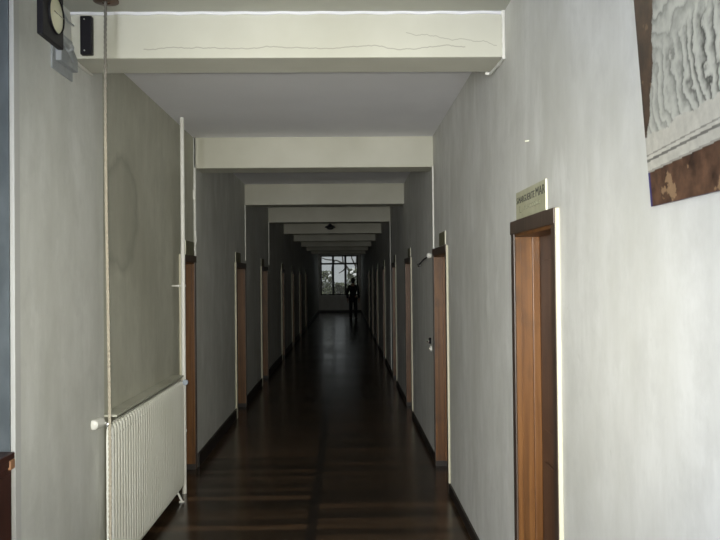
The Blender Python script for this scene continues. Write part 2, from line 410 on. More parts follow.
def window(name, x0, x1, z0, z1, y, label, transom):
    w = empty(name, ((x0 + x1) / 2, y, z0)); tag(w, label, 'window', kind='structure')
    mb = MB(); t = .055
    mb.box(x0, x1, y - .04, y + .04, z0, z0 + t); mb.box(x0, x1, y - .04, y + .04, z1 - t, z1)
    mb.box(x0, x0 + t, y - .04, y + .04, z0, z1); mb.box(x1 - t, x1, y - .04, y + .04, z0, z1)
    part('window_frame', mb, M['frame'], w)
    for k in (1, 2):
        xm = x0 + (x1 - x0) * k / 3
        mb = MB(); mb.box(xm - .055, xm + .055, y - .035, y + .035, z0 + t, z1 - t, .004); part('mullion', mb, M['frame'], w)
    mb = MB(); mb.box(x0 + t, x1 - t, y - .03, y + .03, transom - .045, transom + .045); part('transom', mb, M['frame'], w)
    for k in range(3):
        a, b = x0 + (x1 - x0) * k / 3 + .03, x0 + (x1 - x0) * (k + 1) / 3 - .03
        for c, d in ((z0 + .05, transom), (transom, z1 - .05)):
            mb = MB(); mb.box(a, b, y - .004, y + .004, c, d); part('pane', mb, M['glass'], w)
    mb = MB(); mb.box(x0 - .05, x1 + .05, y - .2, y - .04, z0 - .035, z0 + .002, .006); part('window_sill', mb, M['white'], w)
window('window_1', WX0, WX1, WZ0, WZ1, YE + .12, 'tall six paned window at the far end of the corridor', 2.5)
n0 = set(bpy.data.objects)
window('window_2', -.9, .9, .8, 2.8, 0, 'tall window in the left wall behind the viewer', 2.3)
for o in set(bpy.data.objects) - n0:
    if o.parent is None: o.location = (XL - .15, -1.6, .8); o.rotation_euler = (0, 0, math.pi / 2)

ordinal = ['first', 'second', 'third', 'fourth', 'fifth', 'sixth', 'seventh', 'eighth', 'ninth']
for i, (a, b) in enumerate(beams):
    mb = MB()
    mb.box(XL - .02, XR + .02, D(a), D(b), (2.818 if i == 0 else 2.728), HN + .02, .008, 2)
    tag(mb.build('trim_%d' % (i + 1), M['beam']), '%s cream ceiling beam from the viewer across the corridor%s' % (ordinal[i], ', cracked along its lower face' if i == 0 else ''), 'ceiling beam', kind='structure')

# skirting, interrupted at doors
def skirting(name, x, side, ya, yb, doors, label, h=.11):
    mb = MB(); y = ya; t = .016
    for a, b in doors:
        a, b = D(a), D(b)
        if a < ya or b > yb + .3: continue
        mb.box(min(x, x + side * t), max(x, x + side * t), y, a, 0, h, .003); y = b
    if y < yb: mb.box(min(x, x + side * t), max(x, x + side * t), y, yb, 0, h, .003)
    tag(mb.build(name, M['plinth']), label, 'skirting board', kind='structure')
skirting('baseboard_right', XR, -1, YB, YE, DR, 'dark skirting board along the right wall', .075)
skirting('baseboard_left', XL, 1, Y2, YE, DL[1:], 'dark skirting board along the left wall past the second beam', .125)
skirting('baseboard_niche', XN, 1, Y1, D(5.72), [], 'dark skirting board under the radiator', .1)
skirting('baseboard_near', XL, 1, NICHE0 + .06, Y1 - .01, [], 'dark skirting board along the near left wall', .1)
mb = MB(); mb.box(XL - .6, XR + .6, YE - .016, YE, 0, .11, .003)
tag(mb.build('baseboard_end', M['plinth']), 'dark skirting board below the far window', 'skirting board', kind='structure')

# trim at the left edge of view: white corner bead of the recess and its slate lining
mb = MB(); mb.box(XL - .012, XL + .006, NICHE0 - .004, NICHE0 + .05, 0, HN, .003)
tag(mb.build('trim_10', M['strip']), 'white corner strip at the left edge of view', 'corner strip', kind='structure')
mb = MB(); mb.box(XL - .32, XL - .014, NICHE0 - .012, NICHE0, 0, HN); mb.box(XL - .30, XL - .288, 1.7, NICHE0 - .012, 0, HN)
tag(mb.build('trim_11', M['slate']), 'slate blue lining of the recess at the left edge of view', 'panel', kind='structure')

# ------------------------------------------------------------------ doors
def door(n, side, a, b, label):
    x = XR if side > 0 else (XN if (n == 100) else XL)
    A, B = D(a), D(b)
    wallx = XR if side > 0 else (XN if A < Y2 else XL)
    front = (XR - .017) if side > 0 else (wallx + .022)       # casing face
    back = wallx + side * (.10 if side > 0 else .15)                              # leaf plane
    d = empty('door_%d' % n, (wallx, (A + B) / 2, 0)); tag(d, label, 'door', kind='structure')
    DT = DTOP if side > 0 else DTOPL
    top = DT + CW
    def bx(m, x0, x1, y0, y1, z0, z1, bev=0): m.box(min(x0, x1), max(x0, x1), y0, y1, z0, z1, bev)
    # casing boards standing proud of the wall
    m = MB(); bx(m, front, wallx, A + .006, A + CW, 0, top, .003); bx(m, front, wallx, B - CW, B, 0, top, .003)
    bx(m, front - side * .004, wallx, A + .006, B, DT, top + .002, .003)
    part('door_casing', m, M['dark_wood'], d)
    # painted edge of the casing towards the viewer
    m = MB(); bx(m, front + side * .002, wallx, A, A + .006, 0, top); e = part('edge_strip', m, M['cream'], d); e['label'] = 'cream painted casing edge'
    # wooden lining of the reveal: jambs and head, with a bead
    m = MB()
    bx(m, front + side * .006, back, A + CW - .004, A + CW + .014, 0, DT); bx(m, front + side * .006, back, B - CW - .014, B - CW + .004, .05, DT)
    bx(m, front + side * .006, back, A + CW, B - CW, DT - .014, DT + .004)
    bx(m, front + side * .03, front + side * .036, B - CW - .018, B - CW - .012, .05, DT - .014)
    bx(m, back - side * .035, back, B - CW - .03, B - CW - .012, .05, DT - .014, .003)
    part('jamb_lining', m, M['door_wood'], d)
    m = MB(); bx(m, front + side * .004, back, B - CW - .018, B - CW + .004, 0, .05); bx(m, front + side * .004, back, A + CW - .004, A + CW + .018, 0, .05)
    part('plinth_block', m, M['plinth'], d)
    # the leaf itself with two raised panels
    m = MB(); y0, y1 = A + CW + .014, B - CW - .014
    bx(m, back, back + side * .045, y0, y1, .006, DT - .014)
    for z0, z1 in ((.15, .85), (1.0, 1.78)):
        bx(m, back - side * .012, back, y0 + .09, y1 - .09, z0, z1, .005)
    leaf = part('door_leaf', m, M['leaf_wood'], d)
    m = MB(); yy = y0 + .05
    m.rod((back, yy, 1.02), (back - side * .05, yy, 1.02), .008); m.rod((back - side * .048, yy - .006, 1.02), (back - side * .048, yy + .11, 1.02), .008)
    bx(m, back - side * .004, back, yy - .018, yy + .018, .95, 1.08, .001)
    h = part('door_handle', m, M['chrome'], leaf, True)
for i, (a, b) in enumerate(DR):
    door(i + 1, 1, a, b, '%s brown door from the viewer in the right wall' % ordinal[i])
for i, (a, b) in enumerate(DL):
    door(len(DR) + i + 1, -1, a, b, '%s brown door from the viewer in the left wall' % ordinal[i])

# ------------------------------------------------------------------ plaques above the doors
def text_mesh(txt, width, height, mat, name, depth=.0012):
    cu = bpy.data.curves.new('lettering', 'FONT'); cu.body = txt; cu.extrude = depth; cu.resolution_u = 2
    to = bpy.data.objects.new('lettering', cu); COL.objects.link(to)
    bpy.context.view_layer.update()
    me = bpy.data.meshes.new_from_object(to.evaluated_get(bpy.context.evaluated_depsgraph_get()))
    bpy.data.objects.remove(to); bpy.data.curves.remove(cu)
    xs = [v.co.x for v in me.vertices]; ys = [v.co.y for v in me.vertices]
    sx, sy = width / (max(xs) - min(xs)), height / (max(ys) - min(ys))
    for v in me.vertices:
        v.co = Vector(((v.co.x - min(xs)) * sx, (v.co.y - min(ys)) * sy, v.co.z))
    me.materials.append(mat); o = bpy.data.objects.new(name, me); COL.objects.link(o)
    return o
def plaque(side, y0, y1, z0, z1, mat, label, lean=0, text=None, wx=None):
    wx = wx if wx is not None else (XR if side > 0 else XL)
    p = empty('door_plaque', (wx, (y0 + y1) / 2, z0)); tag(p, label, 'sign', 'name plaques above the doors')
    m = MB(); t = .006
    xs = sorted((wx, wx - side * t))
    m.box(xs[0], xs[1], y0 + .004, y1, z0, z1)
    bd = part('board', m, mat, p)
    m = MB(); xs = sorted((wx, wx - side * (t + .001))); m.box(xs[0], xs[1], y0, y0 + .005, z0, z1)
    e = part('board_edge', m, M['plate_edge'], p); e['label'] = 'pale ivory edge towards the viewer'
    if text:
        for (s, u0, u1, v0, v1, mt) in text:           # u from the far end (reads left to right), v up
            w, h = (y1 - y0) * (u1 - u0), (z1 - z0) * (v1 - v0)
            o = text_mesh(s, w, h, mt, 'lettering')
            o.parent = p
            o.matrix_local = Matrix.Translation((-t, y1 - (y1 - y0) * u0 - (y0 + y1) / 2, (z1 - z0) * v0)) @ Matrix(((0, 0, -1, 0), (-1, 0, 0, 0), (0, 1, 0, 0), (0, 0, 0, 1)))
    return p
plaque(1, D(2.81), D(3.30), 1.972, 2.098, M['ivory'], 'ivory name plaque with two lines of lettering above the nearest right door',
       text=[('S-MARGUERITE', .03, .66, .56, .80, M['letters']), ('MAR', .70, .98, .56, .86, M['letters']),
             ('L.', .14, .20, .20, .46, M['letters_faded']), ('ALACOQUE', .30, .82, .24, .42, M['letters_faded'])])
names_r = ['', 'second', 'third', 'fourth', 'fifth', 'sixth', 'seventh', 'eighth']
for i, (a, b) in enumerate(DR):
    if i == 0: continue
    plaque(1, D(a) + .12, D(a) + .50, 1.975, 2.085, M['olive'], 'dull olive plaque with ivory edge above the %s right door' % names_r[i])
for i, (a, b) in enumerate(DL):
    y0, y1 = (6.42, 6.78) if i == 0 else (D(a) + .06, D(a) + .50)
    plaque(-1, y0, y1, 1.928, 2.05, M['olive'], 'dull olive plaque with ivory edge above the %s left door' % ordinal[i], wx=XN if i == 0 else XL)

# ------------------------------------------------------------------ radiator in the niche
RX0, RX1 = -1.322, -1.285
RY0, RY1 = D(3.885), D(5.585)
RZ0, RZ1 = .068, .916
rad = empty('radiator', ((RX0 + RX1) / 2, (RY0 + RY1) / 2, 0)); tag(rad, 'long cream column radiator under the ledge on the left', 'radiator')
ncol = 34; pitch = (RY1 - RY0) / ncol
proto = None
for k in range(ncol):
    yc = RY0 + pitch * (k + .5)
    if proto is None:
        m = MB(); w = pitch * .5 - .0015
        b = bmesh.new()                                   # flat column with a rounded front and rounded top
        pts = []
        zz = [RZ0, RZ0 + .012, RZ0 + .035, RZ0 + .1, RZ1 - .1, RZ1 - .03, RZ1 - .010, RZ1]
        inset = [.020, .007, .001, 0, 0, .002, .010, .024]
        rings = []
        for z, ins in zip(zz, inset):
            x0, x1 = RX0 + ins, RX1 - ins; c = .35
            ring = [(x0 , -w), (x1 - .010, -w), (x1 - .003, -w * .75), (x1, -w * c), (x1, w * c), (x1 - .003, w * .75), (x1 - .010, w), (x0, w)]
            rings.append([b.verts.new((x, y, z)) for x, y in ring])
        for A, B_ in zip(rings, rings[1:]):
            for j in range(8): b.faces.new((A[j], A[(j + 1) % 8], B_[(j + 1) % 8], B_[j]))
        b.faces.new(rings[0][::-1]); b.faces.new(rings[-1])
        m.merge(b)
        proto = m.build('column', M['rad'], None, True)
        proto.data.transform(Matrix.Translation((-(RX0 + RX1) / 2, 0, 0)))
        proto.parent = rad; o = proto
    else:
        o = proto.copy(); COL.objects.link(o); o.parent = rad
    o.location = (0, yc - (RY0 + RY1) / 2, 0)
for z in (RZ0 + .06, RZ1 - .075):
    m = MB(); m.rod(((RX0 + RX1) / 2 , RY0 + .002, z), ((RX0 + RX1) / 2, RY1 - .002, z), .014, 12)
    part('header_tube', m, M['rad'], rad, True)
for y in (RY0 + .30, RY1 - .17):
    m = MB(); m.tube([(RX1 - .03, y, RZ0 + .03), (RX1 - .012, y, RZ0 - .005), (RX1 + .012, y, .012), (RX1 + .02, y, .002)], .008, 8)
    m.box(RX1 - .005, RX1 + .035, y - .012, y + .012, 0, .006, .001)
    part('foot', m, M['white'], rad, True)
m = MB(); zc = .928
vx = -1.306
m.rod((vx, RY0 + .004, zc - .008), (vx, RY0 - .02, zc - .008), .013, 14); m.ball((vx, RY0 - .022, zc - .008), .017); m.rod((vx - .002, RY0 - .022, zc), (vx - .038, RY0 - .03, zc + .003), .009)
part('valve_fitting', m, M['chrome'], rad, True)
m = MB(); m.rod((vx - .036, RY0 - .03, zc + .004), (vx - .047, RY0 - .115, zc + .006), .027, 20); m.ball((vx - .047, RY0 - .115, zc + .006), .0265, (1, .5, 1))
v = part('valve_head', m, M['white'], rad, True); v['label'] = 'white plastic valve head'
m = MB(); m.rod((vx + .03, RY1 + .001, zc - .035), (vx + .03, RY1 + .022, zc - .035), .022, 16); m.ball((vx + .03, RY1 + .022, zc - .035), .022, (1, .5, 1))
v = part('lockshield_cap', m, M['steel'], rad, True); v['label'] = 'blue grey metal cap at the far end'

m = MB(); m.box(XN, -1.290, Y1 + .002, D(5.60), .937, .951, .003)
tag(m.build('ledge', M['wall_niche']), 'narrow beige ledge set over the radiator', 'shelf')

# heating riser beside the radiator
PX, PY = -1.300, D(5.645)
rz_ = empty('riser_pipe', (PX, PY, 0)); tag(rz_, 'white heating pipe from floor to ceiling between the radiator and the first left door', 'pipe')
m = MB(); m.rod((PX, PY, 0), (PX, PY, HC), .017, 16)
part('pipe', m, M['white'], rz_, True)
for z in (.5, 1.66):
    m = MB(); m.rod((PX, PY, z - .009), (PX, PY, z + .009), .021, 16); m.rod((PX, PY, z), (XN, PY - .05, z), .006); m.ball((PX - .03, PY - .03, z), .010); part('pipe_clip', m, M['white'], rz_, True)

# ------------------------------------------------------------------ rope and pulley hole
RPX, RPY = -1.135, D(3.37)
rope = empty('bell_rope', (RPX, RPY, 0)); tag(rope, 'twisted rope hanging from the ceiling in front of the left wall', 'rope')
for s in range(3):
    m = MB(); pts = []
    n = 520
    for k in range(n + 1):
        z = .02 + (HN - .02) * k / n
        an = z * 85 + s * 2 * math.pi / 3
        sway = .006 * math.sin(z * 1.9)
        pts.append((RPX + sway + .0038 * math.cos(an), RPY + .0038 * math.sin(an), z))
    m.tube(pts, .0042, 6); part('strand', m, M['rope'], rope, True)
m = MB(); m.tube([(RPX, RPY, .0), (RPX, RPY, .02), (RPX, RPY, .06), (RPX, RPY, .09)], [.006, .017, .017, .008], 12); part('knot', m, M['rope'], rope, True)
m = MB(); m.lathe([(.016, 0), (.06, 0), (.06, -.006), (.022, -.012), (.016, -.006)], 24, Matrix.Translation((RPX, RPY, HN))); 
hole = empty('ceiling_rosette', (RPX, RPY, HN)); tag(hole, 'dark metal ring in the ceiling where the rope passes', 'ceiling fitting')
part('ring', m, M['leaf_wood'], hole, True)

# ------------------------------------------------------------------ lamp box and black bar up on the left
lamp = empty('spotlight', (XL, 3.5, 2.8)); tag(lamp, 'black square spotlight with round cream lens high on the left wall', 'lamp')
lx0, lx1 = -1.174, -1.150
ly0, ly1 = 2.852, 3.062
lz0, lz1 = 2.655, 2.875
m = MB(); m.box(lx0, lx1, ly0, ly1, lz0, lz1, .004); m.box(lx0 - .03, lx0, 2.96, 3.05, 2.70, 2.84, .008); part('housing', m, M['black'], lamp)
lcy, lcz, lr = 2.982, 2.772, .073
rot = Matrix.Translation((lx1, lcy, lcz)) @ Matrix.Rotation(math.pi / 2, 4, 'Y')
m = MB(); m.lathe([(lr + .005, 0), (lr + .004, .006), (lr, .007), (lr - .002, 0)], 32, rot); part('lens_ring', m, M['black'], lamp, True)
m = MB(); m.lathe([(lr, .001), (lr * .8, .006), (lr * .5, .010), (lr * .2, .012), (0, .0125)], 32, rot); part('lens', m, M['lens'], lamp, True)
m = MB(); m.rod((lx1 + .012, lcy - lr * .62, lcz), (lx1 + .012, lcy + lr * .62, lcz), .0018, 8); part('filament_bar', m, M['chrome'], lamp, True)
m = MB(); m.box(XL, XL + .008, 3.46, D(3.52) - .004, 2.70, 2.90, .002); m.box(XL, XL + .035, 3.50, D(3.52) - .004, 2.745, 2.80, .004)
part('wall_bracket', m, M['bracket'], lamp)
m = MB(); m.rod((-1.185, 3.05, 2.74), (-1.25, 3.40, 2.77), .012, 12); m.rod((-1.25, 3.40, 2.77), (-1.30, 3.60, 2.772), .014, 12); m.box(-1.20, -1.165, 3.058, 3.10, 2.70, 2.80, .004); m.ball((-1.25, 3.40, 2.772), .02)
part('arm', m, M['bracket'], lamp, True)
m = MB(); m.tube([(-1.18, 3.08, 2.80), (-1.20, 3.14, 2.88), (-1.24, 3.24, 2.93), (-1.29, 3.40, 2.955), (-1.33, 3.6, 2.96), (-1.345, 3.71, 2.98)], .005, 8)
part('cable', m, M['bracket'], lamp, True)

bar = empty('switch_box', (-1.30, D(3.52), 2.83)); tag(bar, 'narrow black upright box with two screws on the first beam', 'box')
byf = D(3.52)
m = MB(); m.box(-1.305, -1.247, byf - .035, byf, 2.83, 3.022, .006); part('case', m, M['black'], bar)
for z in (2.848, 3.004):
    m = MB(); m.lathe([(0, .004), (.004, .0035), (.006, 0), (.006, -.003)], 12, Matrix.Translation((-1.282, byf - .035, z)) @ Matrix.Rotation(math.pi / 2, 4, 'X')); part('screw', m, M['chrome'], bar, True)

# caulked cable lumps at both ends of the first beam
def lumpy(name, pts, r, mat, label, cat):
    m = MB(); P = []
    for a, b in zip(pts, pts[1:]):
        for k in range(10): P.append(Vector(a).lerp(Vector(b), k / 10))
    P.append(Vector(pts[-1]))
    R = [r * (.7 + .9 * mnoise.noise(p * 34 + Vector((3, 1, 2))) ** 2 + .35 * random.random()) for p in P]
    o = m.tube(P, R, 8).build(name, mat, None, True); return tag(o, label, cat)
b0, b1 = D(3.52), D(3.78)
lumpy('cable', [(XR - .007, b0 - .008, HN), (XR - .007, b0 - .008, 2.93), (XR - .007, b0 - .008, 2.81), (XR - .008, b0 + .1, 2.811), (XR - .02, b1 + .01, 2.810), (XR - .045, b1 + .012, 2.817)], .009, M['white'],
      'whitish cable plastered down the right end of the first beam', 'cable')
lumpy('cable', [(XL + .008, b0 - .03, 2.808), (XL + .008, b0 - .01, 2.81), (XL + .009, b0 + .1, 2.811), (XL + .008, b1 + .005, 2.812)], .008, M['white'],
      'whitish cable plastered under the left end of the first beam', 'cable')
# caulk line on top of the first beam
m = MB(); m.tube([(XL + (XR - XL) * k / 40, b0 - .004, HN - .006 + .003 * math.sin(k * 1.7)) for k in range(41)], .009, 6)
tag(m.build('trim_12', M['ceiling'], None, True), 'ragged plaster bead where the first beam meets the ceiling', 'plaster bead', kind='structure')

# ------------------------------------------------------------------ small fittings past the second beam
def conduit(x, y, z0, z1, w, label, box=None):
    c = empty('cable_trunking', (x, y, z0)); tag(c, label, 'cable trunking', 'white trunkings from beams down to doors')
    s = 1 if x > 0 else -1
    m = MB(); xs = sorted((x + s * .004, x - s * .012)); m.box(xs[0], xs[1], y - w, y, z0, z1, .003); part('channel', m, M['white'], c)
    return c
conduit(XR, D(6.43) - .002, 1.967, 2.728, .03, 'white trunking from the second beam down to the second right door')
conduit(XL, D(9.6) - .002, 1.967, 2.728, .03, 'white trunking from the third beam down to the second left door')
conduit(XL, D(12.55) - .002, 1.967, 2.728, .035, 'white trunking below the left end of the fourth beam')
conduit(XR, D(12.55) - .002, .08, 2.728, .035, 'white trunking below the right end of the fourth beam')
cb = empty('wall_cable', (XL + .005, D(6.41), 2.0)); tag(cb, 'white cable with an inline switch hanging below the second beam on the left', 'cable')
yc = Y2 - .012; xc = XL - .008
pts = [(xc, yc, 2.73), (xc, yc, 2.52), (xc, yc, 2.46)]
m = MB(); m.tube(pts, .005, 8)
pts = [(xc + .012 * math.sin(k * .55) * (k / 16), yc, 2.46 - .53 * k / 20) for k in range(21)]
m.tube(pts, .005, 8); part('cord', m, M['white'], cb, True)
m = MB(); m.box(xc - .018, xc + .012, yc - .018, yc + .008, 2.44, 2.53, .005); part('inline_switch', m, M['white'], cb)

hk = empty('wall_bracket', (XR, D(6.7), 1.93)); tag(hk, 'small bracket with a white knob and dark arm beside the second right door', 'bracket')
m = MB(); m.ball((XR - .022, D(6.62), 1.915), .026); part('knob', m, M['white'], hk, True)
m = MB(); m.tube([(XR - .02, D(6.64), 1.913), (XR - .04, D(6.95), 1.885), (XR - .035, D(7.4), 1.845)], .007, 8); part('arm', m, M['black'], hk, True)
m = MB(); m.ball((XR - .03, D(7.42), 1.842), .022); m.rod((XR - .03, D(7.42), 1.842), (XR, D(7.42), 1.842), .007); part('end_cap', m, M['chrome'], hk, True)
sw = empty('rotary_switch', (XR, D(6.72), 1.10)); tag(sw, 'round black switch with a chrome knob beyond the second right door', 'switch')
RY = Matrix.Rotation(-math.pi / 2, 4, 'Y')
m = MB(); m.lathe([(.032, 0), (.032, .012), (.024, .022), (0, .024)], 20, Matrix.Translation((XR, D(6.72), 1.10)) @ RY); part('body', m, M['black'], sw, True)
m = MB(); m.ball((XR - .03, D(6.70), 1.10), .013); part('knob', m, M['chrome'], sw, True)
sk = empty('bell_push', (XR, D(6.66), 1.03)); tag(sk, 'round white button below the black switch on the right wall', 'button')
m = MB(); m.lathe([(.026, -.004), (.026, .010), (.018, .018), (.0, .02)], 20, Matrix.Translation((XR, D(6.68), 1.03)) @ RY); part('body', m, M['white'], sk, True)
m = MB(); m.lathe([(.009, .018), (.009, .026), (0, .028)], 16, Matrix.Translation((XR, D(6.68), 1.03)) @ RY); part('push', m, M['cream'], sk, True)
nl = MB(); nl.rod((XR, D(3.08), 2.305), (XR - .015, D(3.08), 2.303), .003, 8); nl.rod((XR - .014, D(3.08), 2.303), (XR - .017, D(3.08), 2.303), .0045, 10)
tag(nl.build('nail', M['plate_edge'], None, True), 'small pale nail in the right wall above the ivory plaque', 'nail')

# ------------------------------------------------------------------ pendant lamp
pl = empty('pendant_lamp', (-.29, D(14.0), 2.7)); tag(pl, 'small dark pendant lamp hanging behind the fourth beam', 'lamp')
T = Matrix.Translation((-.29, D(14.0), 0))
m = MB(); m.rod((-.29, D(14.0), 2.80), (-.29, D(14.0), HC), .007, 10); part('stem', m, M['black'], pl, True)
m = MB(); m.lathe([(0, 3.01), (.05, 3.01), (.045, 2.99), (0, 2.985)], 20, T); part('canopy', m, M['black'], pl, True)
m = MB(); m.lathe([(0, 2.815), (.03, 2.81), (.036, 2.785), (.085, 2.765), (.108, 2.74), (.106, 2.735), (.08, 2.75), (0, 2.755)], 28, T); part('lamp_shade', m, M['black'], pl, True)
m = MB(); m.lathe([(.078, 2.748), (.07, 2.715), (.045, 2.697), (0, 2.69)], 24, T); part('globe', m, simple('smoked glass', (.04, .04, .035), .2), pl, True)

# ------------------------------------------------------------------ cabinet in the recess at the left edge
cab = empty('cabinet', (XL - .15, D(2.4), 0)); tag(cab, 'dark red brown wooden cabinet at the bottom left edge of view', 'cabinet')
cy0, cy1 = 1.75, NICHE0 - .016
m = MB(); m.box(XL - .285, XL + .0, cy0, cy1 - .01, 0, .985, .004); part('body', m, M['red_wood'], cab)
m = MB(); m.box(XL - .287, XL + .010, cy0 - .01, cy1, .985, 1.012, .006); m.box(XL - .287, XL + .004, cy0, cy1 - .004, .955, .985, .004); part('top', m, M['red_wood'], cab)
m = MB(); m.box(XL - .004, XL + .010, cy1 - .04, cy1 + .0005, .945, .984, .004); w = part('corner_moulding', m, M['worn_wood'], cab); w['label'] = 'worn orange corner moulding'
for a, b in ((cy0 + .03, (cy0 + cy1) / 2 - .01), ((cy0 + cy1) / 2 + .01, cy1 - .04)):
    m = MB(); m.box(XL, XL + .012, a, b, .1, .93, .003); dd = part('cabinet_door', m, M['red_wood'], cab)
    m = MB(); m.ball((XL + .025, b - .05, .6), .014); part('knob', m, M['steel'], dd, True)

# ------------------------------------------------------------------ picture on the right wall
def poster():
    W, H = .62, .95
    y_far = D(1.847)
    lean = math.radians(4.0)
    p = empty('picture', (XR - .001, 1.936, 1.884)); tag(p, 'large unframed picture of pale stone drapery leaning out from the right wall', 'picture')
    def place(u, v, d):          # u 0 at far (left) edge, v 0 at bottom, d out of the board
        return Vector((-math.sin(lean) * v * H - math.cos(lean) * d, -u * W, math.cos(lean) * v * H - math.sin(lean) * d))
    m = MB(); b = bmesh.new(); vs = []
    for d in (0, .009):
        for u, v in ((0, 0), (1, 0), (1, 1), (0, 1)): vs.append(b.verts.new(place(u, v, d)))
    for f in ((0, 1, 2, 3), (7, 6, 5, 4), (0, 4, 5, 1), (1, 5, 6, 2), (2, 6, 7, 3), (3, 7, 4, 0)): b.faces.new([vs[i] for i in f])
    m.merge(b); m.build('backing_board', simple('violet grey board edge', (.10, .08, .16), .5), p)
    nu, nv = 250, 380
    verts, faces, cols = [], [], []
    nz = lambda x, y, s: mnoise.fractal(Vector((x * s, y * s, 1.7)), .8, 2.0, 5)
    def mixc(a, c, t): return tuple(x + (y - x) * t for x, y in zip(a, c))
    def color(u, v):
        x, y = u * W, v * H
        # brown veined marble behind and below
        t = .5 + .5 * nz(x, y, 22)
        brown = mixc((.035, .018, .012), (.16, .085, .05), max(0, min(1, t)))
        if nz(x + 3, y, 14) > .42: brown = mixc(brown, (.38, .25, .14), .6)
        pb = .088 + .03 * u                                    # underside of the stone base
        pt = pb + .095
        if y < pb:
            return brown if x > .012 else (.05, .04, .16)
        stone = (.52, .50, .43)
        if y < pt + .012 * nz(x, 0, 18):
            q = (y - pb) / (pt - pb)
            g = .62 if q < .06 else (.95 if q < .30 else (.35 if q < .37 else (1.0 if q < .46 else (.55 if q < .5 else .98))))
            return tuple(c * g * (1 + .12 * nz(x, y, 40)) for c in stone)
        # a plain heap of hanging cloth carved in stone: pleats above, swags in the middle, long falls below
        k = y - pt
        edge = .008 + .125 * (1 - math.exp(-k * 5)) + .005 * math.sin(k * 46) + .006 * nz(0, k, 30)
        if y > .50: edge += (y - .50) ** 2 * 2.2
        right = .54 - .04 * k
        if edge < x < right:
            w = x - edge
            nx = nz(x, k, 9)
            def ridge(p):                                   # broad round folds, each with its own depth, dark on one flank
                n_, q = divmod(p / 6.2832, 1.0)
                am = .45 + .55 * (.5 + .5 * math.sin(n_ * 12.9898 + 4.1))
                return 1 - am * (1 - math.sin(math.pi * q ** .55) ** .9)
            fall = ridge((x + .16 * k + .030 * nx + .014 * math.sin(k * 19)) * 150 + 2.0 * nz(x, k, 20))
            swag = ridge((k - 3.2 * (x - .20) ** 2 + .030 * nx) * 120 + 1.5 * nz(x, k, 22))
            pleat = ridge((x - .08 * k + .020 * nx) * 230)
            a1 = max(0, min(1, (k - .17 - .03 * nx) / .06)); a2 = max(0, min(1, (k - .33 - .04 * nx) / .06))
            g = fall * (1 - a1) + (swag * (1 - a2) + pleat * a2) * a1
            g = .10 + .88 * g + .06 * nz(x, k, 34)
            if w < .007: g *= .8
            g = max(.14, min(1.0, g))
            return tuple(c * g for c in mixc(stone, (.50, .52, .46), .5))
        return mixc(brown, (.07, .06, .045), .45)
    for j in range(nv + 1):
        for i in range(nu + 1):
            u, v = i / nu, j / nv
            verts.append(place(u, v, .0096)); cols.append(color(u, v))
    for j in range(nv):
        for i in range(nu):
            a = j * (nu + 1) + i; faces.append((a, a + 1, a + nu + 2, a + nu + 1))
    me = bpy.data.meshes.new('print'); me.from_pydata(verts, [], faces)
    at = me.color_attributes.new('ink', 'FLOAT_COLOR', 'POINT')
    at.data.foreach_set('color', [c for col in cols for c in (*col, 1)])
    mt, nt, bs = new_mat('printed paper')
    an = N(nt, 'ShaderNodeVertexColor', layer_name='ink'); nt.links.new(an.outputs[0], bs.inputs['Base Color'])
    bs.inputs['Roughness'].default_value = .42; bs.inputs['Specular IOR Level'].default_value = .35
    me.materials.append(mt)
    o = bpy.data.objects.new('print', me); COL.objects.link(o); o.parent = p
    o['label'] = 'colour print of pale carved drapery on a stone base against brown marble'
poster()

# ------------------------------------------------------------------ the person far down the corridor
def skin_obj(name, verts, edges, rads, mat, parent, levels=2, root=0):
    me = bpy.data.meshes.new(name); me.from_pydata(verts, edges, []); o = bpy.data.objects.new(name, me); COL.objects.link(o)
    md = o.modifiers.new('skin', 'SKIN'); md.use_smooth_shade = True
    for i, r in enumerate(rads):
        d = me.skin_vertices[0].data[i]; d.radius = (r, r) if not isinstance(r, tuple) else r
        d.use_root = (i == root)
    sd = o.modifiers.new('sub', 'SUBSURF'); sd.levels = levels; sd.render_levels = levels
    bpy.context.view_layer.update()
    ev = o.evaluated_get(bpy.context.evaluated_depsgraph_get()); m2 = bpy.data.meshes.new_from_object(ev)
    bpy.data.objects.remove(o)
    for p in m2.polygons: p.use_smooth = True
    m2.materials.clear(); m2.materials.append(mat)
    o = bpy.data.objects.new(name, m2); COL.objects.link(o); o.parent = parent
    return o
